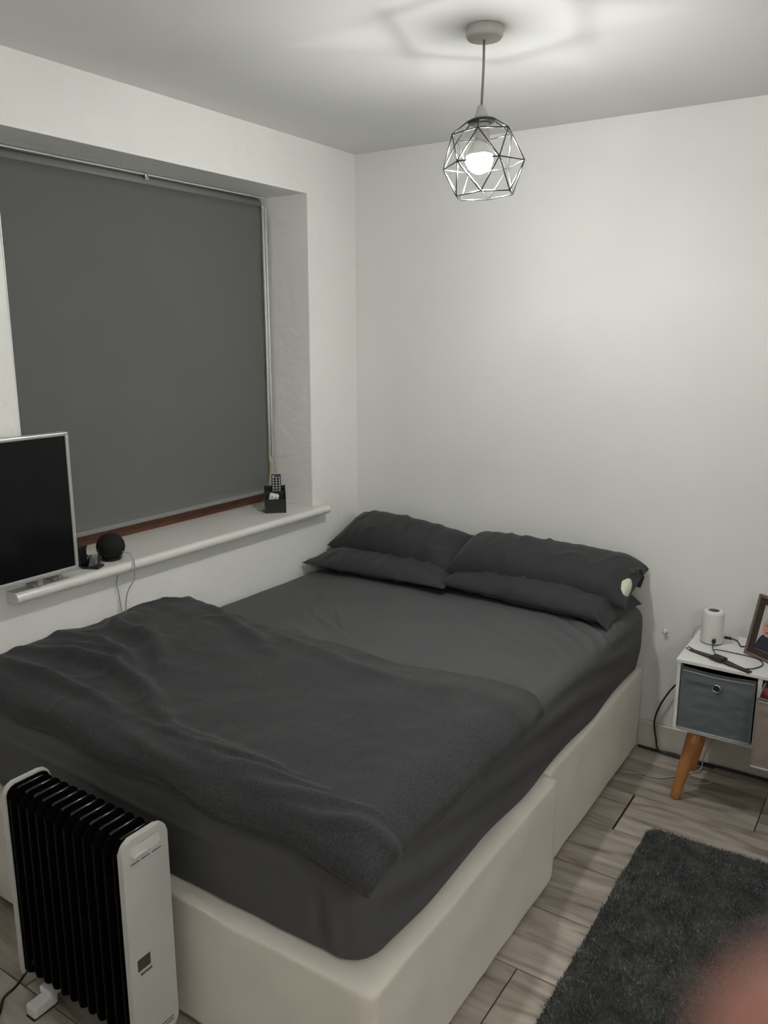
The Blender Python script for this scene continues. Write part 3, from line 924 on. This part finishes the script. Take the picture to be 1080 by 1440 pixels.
obj('slot', bx(xf - .003, xf + .0008, .010, .046, .072, .0745), M['ink'], ht)
obj('slot', bx(xf - .003, xf + .0008, .010, .046, .080, .0825), M['ink'], ht)
dp = obj('display', bx(xf - .001, xf + .0012, -.043, -.008, .262, .291), M['lcd'], ht)
for a, b, c, d in ((-.040, -.020, .281, .283), (-.040, -.024, .274, .2755), (-.040, -.022, .268, .2695), (-.0165, -.0152, .265, .288), (-.0125, -.0112, .265, .288)):
    obj('display_mark', bx(xf + .0011, xf + .0016, a, b, c, d), M['ink'], dp)
for a, b in ((-.036, -.030), (-.0285, -.024), (-.022, -.017), (-.0155, -.0105), (-.009, -.005)):
    obj('printed_mark', bx(xf - .001, xf + .0008, a, b, .248, .254), M['ink'], ht)
for xx in (-HL / 2 + .085, HL / 2 - .085):
    for s in (-1, 1):
        bm = bx(xx - .018, xx + .018, min(s * .030, s * .098), max(s * .030, s * .098), .004, .036, bev=.006, seg=2)
        if s > 0: bm.free(); bm = bx(xx - .018, xx + .018, .012, .058, .004, .036, bev=.006, seg=2)
        obj('foot', bm, M['plastic_w'], ht)
    obj('foot_bracket', bx(xx - .022, xx + .022, -.055, .055, .034, .052, bev=.003), M['plastic_w'], ht)
    bm = bx(xx - .016, xx + .016, -.100, -.030, .0, .006, bev=.002)
    obj('foot_pad', bm, M['black'], ht)
bm = tube(bmesh.new(), smooth_path([(-.18, -.04, .11), (-.225, -.07, .03), (-.24, -.10, .006), (-.20, -.145, .005), (-.23, -.2, .005), (-.35, -.26, .005), (-.5, -.22, .005), (-.6, -.05, .005)]), .0038, 8)
obj('power_cord', bm, M['black'], ht, True)

# ------------------------------------------------------------------ nightstand
NX0, NX1, NYF, NYB, NZ0, NZ1 = 1.606, 2.150, -.372, -.040, .285, .547
ns = thing('nightstand', 'white low storage unit with splayed orange pine legs against the back wall', 'nightstand', (1.878, -.2, 0))
def npart(name, b, m, smooth=False, par=ns):
    for v in b.verts: v.co -= Vector((1.878, -.2, 0))
    return obj(name, b, m, par, smooth)
npart('top_panel', bx(NX0 - .004, NX1 + .004, NYF - .004, NYB, NZ1 - .013, NZ1, bev=.0015, seg=1), M['nightwhite'])
for x0, x1 in ((NX0, NX0 + .012), (1.862, 1.876), (NX1 - .012, NX1)):
    npart('side_panel' if x0 != 1.862 else 'divider', bx(x0, x1, NYF, NYB, NZ0 + .012, NZ1 - .013, bev=.001, seg=1), M['nightwhite'])
npart('bottom_panel', bx(NX0, NX1, NYF, NYB, NZ0, NZ0 + .012, bev=.001, seg=1), M['nightwhite'])
npart('back_panel', bx(NX0 + .012, NX1 - .012, NYB - .004, NYB, NZ0 + .012, NZ1 - .013), M['nightwhite'])
for sx in (0, 1):
    for sy in (0, 1):
        top = Vector((NX0 + .068 if sx == 0 else NX1 - .068, NYF + .075 if sy == 0 else NYB - .075, NZ0))
        bot = Vector((top.x + (-.050 if sx == 0 else .050), top.y + (-.030 if sy == 0 else .030), 0.0))
        bm = bmesh.new(); pts = [top.lerp(bot, t) for t in (0, .3, .6, .9, .985, 1)]
        tube(bm, pts, [.026, .0235, .021, .0175, .0165, .014], 20)
        for v in bm.verts: v.co.z = min(max(v.co.z, 0.0), NZ0)
        npart('leg', bm, M['pine'], True)
def fabric_bin(name, label, x0, x1, yf, z0, z1, m, depth=.30, tilt=0.0, seed=1):
    o = thing(name, label, 'storage bin', ((x0 + x1) / 2, yf, z0))
    W2 = (x1 - x0) / 2; Hh = z1 - z0
    nx_, nz_ = 24, 24
    def panel(y, sign, nm, mm):
        V = []
        for i in range(nx_):
            for j in range(nz_):
                u = i / (nx_ - 1); v = j / (nz_ - 1)
                edge = min(1, 12 * u * (1 - u)) * min(1, 10 * v * (1 - v))
                q = Vector((u * 3 + seed, v * 7, seed))
                d = .0035 * noise.noise(q * 1.6) * edge + .004 * edge * math.exp(-((v - .82 + .05 * u) / .03) ** 2) * sign - .003 * edge * math.exp(-((v - .70 - .10 * u) / .04) ** 2)
                sag = .006 * math.sin(math.pi * u) * (v > .9) * (v - .9) * 10
                V.append((-W2 + 2 * W2 * u, y - sign * d, v * Hh - sag))
        return V
    V = np.array(panel(0, 1, '', None)); V2 = V + np.array([0, .004, 0]); 
    allV = np.concatenate([V, V2]); F = []; N_ = nx_ * nz_
    for i in range(nx_ - 1):
        for j in range(nz_ - 1):
            q = (i * nz_ + j, (i + 1) * nz_ + j, (i + 1) * nz_ + j + 1, i * nz_ + j + 1); F.append(q); F.append(tuple(N_ + k for k in reversed(q)))
    for idx in ([i * nz_ for i in range(nx_)], [(i + 1) * nz_ - 1 for i in range(nx_)][::-1], list(range(nz_))[::-1], [(nx_ - 1) * nz_ + j for j in range(nz_)]):
        for a, b in zip(idx, idx[1:]): F.append((a, b, N_ + b, N_ + a))
    me = bpy.data.meshes.new('front_panel'); me.from_pydata([tuple(v) for v in allV], [], F); me.update()
    link('front_panel', me, m, o)
    bm = bmesh.new()
    z1b = Hh - .008
    box(bm, -W2, -W2 + .003, .004, depth, .0, z1b); box(bm, W2 - .003, W2, .004, depth, .0, z1b)
    box(bm, -W2, W2, depth - .003, depth, 0, z1b); box(bm, -W2, W2, .004, depth, 0, .004)
    obj('bin_body', bm, M['dark_in'] if m is M['greybin'] else m, o)
    bm = bmesh.new()
    for a, b in (((-W2, -.001, .002), (W2, -.001, .002)),):
        tube(bm, [a, b], .0028, 8)
    obj('bottom_piping', bm, M['piping'], o, True)
    bm = bmesh.new(); tube(bm, [(-W2 + .004, -.001, Hh - .012), (0, -.001, Hh - .018), (W2 - .004, -.001, Hh - .012)], .0012, 6)
    obj('top_seam', bm, M['piping'], o, True)
    return o, W2, Hh
g1, W2, Hh = fabric_bin('storage_bin', 'blue-grey fabric storage bin with round eyelet in the white unit', 1.622, 1.858, NYF - .006, NZ0 - .001 + .013, .524, M['greybin'], .30, seed=2)
bm = bmesh.new()
cyl = []
import itertools
for k in range(25):
    a = 2 * math.pi * k / 24
    cyl.append((0.000 + .0125 * math.cos(a), -.0045, .150 + .024 + .0125 * math.sin(a)))
tube(bm, cyl, .0022, 8, caps=False)
obj('eyelet', bm, M['chrome'], g1, True)
bm = lathe(bmesh.new(), [(0, 0), (.0115, 0), (.0115, .002), (0, .002)], 20)
e = obj('eyelet_hole', bm, M['dark_in'], g1, True, loc=(0, -.0022, .174)); e.rotation_euler = (R(90), 0, 0)
g2, W2, Hh = fabric_bin('storage_bin', 'taupe fabric storage bin pulled partly out of the white unit', 1.884, 2.120, -.525, .2985, .534, M['taupebin'], .30, seed=6)
for i, (px, py, pz, s, mm, nm) in enumerate(((1.925, -.46, .520, (.036, .03, .030), 'maroon', 'maroon'), (1.99, -.44, .512, (.05, .035, .03), 'pinkcloth', 'pink'))):
    bm = bmesh.new(); bmesh.ops.create_icosphere(bm, subdivisions=3, radius=1)
    for v in bm.verts:
        q = v.co.copy(); k = 1 + .25 * noise.noise(q * 2.2 + Vector((i * 5, 0, 0)))
        v.co = Vector((q.x * s[0] * k, q.y * s[1] * k, q.z * s[2] * k))
    o = obj('folded_cloth', bm, M[mm], None, True, loc=(px, py, pz - .0))
    tag(o, ['crumpled maroon cloth at the front of the taupe bin', 'pale pink cloth inside the taupe bin', 'wine red cloth deeper inside the taupe bin'][i], 'cloth')

# hub on the nightstand
hub = thing('wireless_hub', 'white cylindrical hub with dark oval top on the nightstand', 'router', (1.668, -.150, NZ1))
obj('body', lathe(bmesh.new(), [(0, .003), (.038, .003), (.0395, .006), (.0385, .060), (.0372, .108), (.0355, .116), (.030, .120), (.019, .1205), (.0188, .119), (0, .119)], 48), M['plastic_w'], hub, True)
obj('base_ring', lathe(bmesh.new(), [(0, 0), (.036, 0), (.0385, .0015), (.0385, .0035), (0, .0035)], 48), M['cage'], hub, True)
obj('top_disc', lathe(bmesh.new(), [(0, .1188), (.0186, .1188), (.0186, .1206), (0, .1206)], 32), M['gloss_black'], hub, True)
bm = bx(.010, .022, -.050, -.034, .012, .026, bev=.002)
obj('plug', bm, M['black'], hub)
bm = bx(.040, .066, .004, .014, .018, .028, bev=.003)
obj('side_plug', bm, M['black'], hub)
z = .0025
bm = tube(bmesh.new(), smooth_path([(.016, -.050, .018), (.018, -.066, .006), (.030, -.100, z), (.060, -.165, z), (.105, -.205, z), (.165, -.190, z), (.192, -.13, z), (.165, -.085, z), (.105, -.075, z), (.040, -.085, z + .004), (.030, -.10, z + .006)]), .0019, 6)
obj('power_cable', bm, M['black'], hub, True)
bm = tube(bmesh.new(), smooth_path([(.066, .009, .023), (.085, .008, .018), (.10, .004, .003), (.12, .03, .003), (.125, .10, .003)]), .0026, 6)
obj('data_cable', bm, M['black'], hub, True)
bm = tube(bmesh.new(), smooth_path([(-.03, .03, .02), (-.05, .055, .035), (-.075, .058, .0), (-.082, .06, -.10), (-.085, .08, -.30)]), .0016, 6)
obj('thin_cable', bm, M['greycable'], hub, True)

# watch
A = Vector((1.613, -.268, NZ1)); B = Vector((1.838, -.372, NZ1))
wl = (B - A).length; wz = math.atan2(B.y - A.y, B.x - A.x)
wt = thing('wrist_watch', 'black wrist watch laid open along the front edge of the nightstand', 'watch', A.lerp(B, .5), wz)
def strap(x0, x1, w0, w1, hfun):
    bm = bmesh.new(); n = 16; rows_ = []
    for i in range(n):
        t = i / (n - 1); x = x0 + (x1 - x0) * t; w = (w0 + (w1 - w0) * t) / 2
        if i in (0, n - 1): w *= .7
        h = hfun(t)
        rows_.append([bm.verts.new((x, -w, h)), bm.verts.new((x, w, h)), bm.verts.new((x, w, h + .003)), bm.verts.new((x, -w, h + .003))])
    for a, b in zip(rows_, rows_[1:]):
        for k in range(4): bm.faces.new((a[k], b[k], b[(k + 1) % 4], a[(k + 1) % 4]))
    bm.faces.new(rows_[0]); bm.faces.new(rows_[-1][::-1])
    return bm
obj('strap', strap(.014, wl / 2, .027, .022, lambda t: .0008 + .006 * (1 - t) ** 2), M['black'], wt)
obj('strap', strap(-.014, -wl / 2 + .012, .027, .020, lambda t: .0008 + .006 * (1 - t) ** 2), M['black'], wt)
obj('watch_case', bx(-.024, .024, -.021, .021, .003, .015, bev=.005, seg=3), M['black'], wt, True)
obj('watch_face', bx(-.018, .018, -.015, .015, .0148, .0155), M['screen'], wt)
bm = bmesh.new()
xe = -wl / 2
tube(bm, [(xe + .016, -.009, .004), (xe, -.009, .006), (xe, .009, .006), (xe + .016, .009, .004)], .0015, 6)
tube(bm, [(xe + .014, 0, .005), (xe + .001, .001, .011)], .0012, 6)
obj('buckle', bm, M['pewter'], wt, True)

# photo frame
BL = Vector((1.788, -.194, NZ1)); BR = Vector((1.872, -.250, NZ1))
fx = (BR - BL).normalized(); fz0 = Vector((0, 0, 1)); fy = fz0.cross(fx)
fw, fh = .18, .215
pf = thing('photo_frame', 'brown wooden photo frame with portrait leaning back on the nightstand', 'picture frame', BL, math.atan2(fx.y, fx.x))
tm = Matrix.Rotation(R(-13), 4, 'X')
bm = bmesh.new(); q = .010
for a in ((0, fw, 0, q), (0, fw, fh - q, fh), (0, q, q, fh - q), (fw - q, fw, q, fh - q)):
    box(bm, a[0], a[1], -.008, .010, a[2], a[3], bev=.0015, seg=1, mtx=tm)
obj('outer_frame', bm, M['frame_o'], pf)
bm = bmesh.new(); q2 = .030
for a in ((q, fw - q, q, q2), (q, fw - q, fh - q2, fh - q), (q, q2, q2, fh - q2), (fw - q2, fw - q, q2, fh - q2)):
    box(bm, a[0], a[1], -.003, .008, a[2], a[3], mtx=tm)
obj('inner_frame', bm, M['frame_i'], pf)
ph = obj('photograph', bx(q2, fw - q2, .002, .006, q2, fh - q2, mtx=tm), M['ph_bg'], pf)
def disc(cx, cz, rx_, rz_, y, m, name, a0=0, a1=360):
    bm = bmesh.new(); n = 28
    vs = [bm.verts.new(tm @ Vector((cx + rx_ * math.cos(R(a0 + (a1 - a0) * k / n)), y, cz + rz_ * math.sin(R(a0 + (a1 - a0) * k / n))))) for k in range(n + (a1 - a0 < 360))]
    f = bm.faces.new(vs); r = bmesh.ops.extrude_face_region(bm, geom=[f])
    for v in r['geom']:
        if isinstance(v, bmesh.types.BMVert): v.co += tm.to_3x3() @ Vector((0, .0004, 0))
    return obj(name, bm, m, ph)
disc(.072, .031, .042, .062, .0015, M['ph_dark'], 'printed_shoulders', 0, 180)
disc(.066, .112, .024, .032, .0012, M['ph_skin'], 'printed_face')
disc(.066, .140, .026, .014, .0010, M['ph_bg'], 'printed_hair', 0, 180)
disc(.064, .094, .007, .003, .0009, M['ph_red'], 'printed_mouth')
disc(.058, .118, .003, .002, .0009, M['ph_dark'], 'printed_eye'); disc(.075, .118, .003, .002, .0009, M['ph_dark'], 'printed_eye')
bm = bx(fw / 2 - .015, fw / 2 + .015, .012, .015, 0, .15)
for v in bm.verts:
    v.co = Vector((v.co.x, v.co.y + .06 - .0 * v.co.z - (v.co.z) * .12, v.co.z * .9))
obj('easel_leg', bm, M['frame_i'], pf)

# cables by the wall and on the floor
cb = obj('black_cable', tube(bmesh.new(), smooth_path([(1.625, -.030, .335), (1.560, -.030, .325), (1.520, -.030, .285), (1.478, -.030, .20), (1.462, -.032, .13), (1.472, -.032, .06), (1.49, -.036, .012), (1.56, -.040, .006), (1.70, -.045, .006)]), .0036, 8), M['black'], None, True)
tag(cb, 'black mains cable arching down the back wall beside the white unit', 'cable')
cb = obj('black_cable', tube(bmesh.new(), smooth_path([(1.405, -.028, .008), (1.44, -.030, .008), (1.50, -.028, .008), (1.545, -.026, .010), (1.60, -.028, .008), (1.8, -.027, .008), (2.2, -.027, .008)]), .0055, 8), M['black'], None, True)  # right stretch stands in for the dark gap under the skirting
cb.location.y = -.004
tag(cb, 'thick black cable along the skirting board, right stretch standing in for the dark gap', 'cable')
cb = obj('white_cable', tube(bmesh.new(), smooth_path([(1.408, -.262, .004), (1.45, -.250, .004), (1.48, -.232, .004), (1.51, -.238, .004), (1.545, -.228, .004), (1.585, -.19, .004), (1.64, -.12, .004), (1.66, -.085, .012), (1.665, -.055, .06), (1.70, -.04, .16), (1.72, -.030, .275)]), .0024, 8), M['greycable'], None, True)
tag(cb, 'thin white cable trailing over the floor from bed to nightstand', 'cable')
cb = obj('white_cable', tube(bmesh.new(), smooth_path([(1.655, -.20, .003), (1.70, -.17, .003), (1.74, -.11, .003), (1.80, -.08, .003)]), .0016, 8), M['greycable'], None, True)
tag(cb, 'fine pale cable on the floor under the nightstand', 'cable')
bm = lathe(bmesh.new(), [(0, 0), (.010, 0), (.010, .003), (.005, .004), (.0045, .012), (.007, .014), (.007, .018), (0, .018)], 14)
hk = obj('wall_hook', bm, M['plastic_w'], None, True, loc=(1.470, 0, .498)); hk.rotation_euler = (R(90), 0, 0)
tag(hk, 'tiny white plastic hook on the back wall between bed and nightstand', 'hook')

# ------------------------------------------------------------------ rug
QX0, QX1, QY0, QY1 = 1.603, 2.46, -1.95, -.575
rg = thing('rug', 'dark grey shaggy rectangular rug on the floor beside the bed', 'rug', ((QX0 + QX1) / 2, (QY0 + QY1) / 2, .0005))
rw, rl = (QX1 - QX0) / 2, (QY1 - QY0) / 2
L = rrect(-rw, rw, -rl, rl, .045, 160)
bm = bmesh.new()
lo_ = [bm.verts.new((x, y, 0)) for x, y in L]; hi_ = [bm.verts.new((x * .997, y * .998, .010)) for x, y in L]
bm.faces.new(lo_[::-1]); bm.faces.new(hi_)
for i in range(len(L)):
    j = (i + 1) % len(L); bm.faces.new((lo_[i], lo_[j], hi_[j], hi_[i]))
obj('backing', bm, M['rug'], rg)
rng = np.random.default_rng(5)
NT = 150000
x = rng.uniform(-rw, rw, NT); y = rng.uniform(-rl, rl, NT)
cxr = np.abs(x) - (rw - .045); cyr = np.abs(y) - (rl - .045)
keep = ~((cxr > 0) & (cyr > 0) & (np.hypot(cxr, cyr) > .045))
x, y = x[keep], y[keep]; NT = len(x)
th = rng.uniform(0, 2 * np.pi, NT)
P = np.stack([x, y, 0 * x], 1)
cl1 = nzarr(P, 22, 1); cl2 = nzarr(P, 22, 30); cl3 = nzarr(P, 8, 60)
lean = .55
dx = lean * cl1 * .02 + rng.normal(0, .0035, NT); dyy = lean * cl2 * .02 + rng.normal(0, .0035, NT)
hh = .012 + .004 * cl3 + rng.normal(0, .0015, NT)
wd_ = .0017
V = np.zeros((NT, 3, 3))
V[:, 0] = np.stack([x - np.cos(th) * wd_, y - np.sin(th) * wd_, np.full(NT, .008)], 1)
V[:, 1] = np.stack([x + np.cos(th) * wd_, y + np.sin(th) * wd_, np.full(NT, .008)], 1)
V[:, 2] = np.stack([x + dx, y + dyy, .008 + hh], 1)
me = bpy.data.meshes.new('pile')
me.vertices.add(NT * 3); me.vertices.foreach_set('co', V.ravel())
me.loops.add(NT * 3); me.loops.foreach_set('vertex_index', np.arange(NT * 3))
me.polygons.add(NT); me.polygons.foreach_set('loop_start', np.arange(NT) * 3); me.polygons.foreach_set('loop_total', np.full(NT, 3))
me.update(); me.validate()
pile = link('pile', me, M['rug'], rg, smooth=False); tag(pile, kind='stuff')

# ------------------------------------------------------------------ unseen globe lamp, added to supply second light on bed side and left wall
fl_ = thing('added_fill_lamp', 'white globe floor lamp added out of view by the right wall for a second light', 'lamp', (2.62, -2.55, 0))
obj('base', lathe(bmesh.new(), [(0, 0), (.13, 0), (.13, .012), (.02, .022), (0, .022)], 32), M['black'], fl_, True)
obj('pole', tube(bmesh.new(), [(0, 0, .02), (0, 0, 1.50)], .011, 14), M['black'], fl_, True)
obj('globe', lathe(bmesh.new(), [(0, 1.495)] + [(.115 * math.sin(R(a)), 1.61 - .115 * math.cos(R(a))) for a in range(12, 180, 12)] + [(0, 1.725)], 24), M['globe'], fl_, True)

# ------------------------------------------------------------------ fingertip at the edge of the lens
fp = [Vector(q) for q in ((2.2122, -3.0868, 1.6008), (2.2200, -3.0825, 1.5820), (2.2320, -3.0775, 1.5600), (2.2440, -3.0780, 1.5300))]
path = smooth_path(fp, 10)
d0 = (path[0] - path[1]).normalized()
pts, rs = [], []
for k in range(8):
    a = R(90 - 90 * k / 8); pts.append(path[0] + d0 * .0078 * math.sin(a)); rs.append(.0078 * max(.02, math.cos(a)))
for i, q in enumerate(path):
    t = i / (len(path) - 1)
    pts.append(q); rs.append(.0078 + .0014 * t + .0006 * math.sin(t * math.pi * 2.2) ** 2)
bm = tube(bmesh.new(), pts, rs, 24)
fg = thing('fingertip', 'blurred pink fingertip of the photographer close to the lens at lower right', 'finger', tuple(fp[0]))
for v in bm.verts: v.co -= fp[0]
obj('finger', bm, M['skin'], fg, True)
nd = (d0 * -.2 + fwd).normalized()
bm = bmesh.new(); bmesh.ops.create_uvsphere(bm, u_segments=20, v_segments=10, radius=1)
side = d0.cross(fwd).normalized(); nn = side.cross(d0).normalized()
if nn.dot(fwd) < 0: nn = -nn
for v in bm.verts:
    c = v.co.copy(); v.co = side * c.x * .0052 + d0 * (c.y * .0062 + .0005) + nn * (c.z * .0022 + .0062)
obj('nail', bm, M['nail'], fg, True)
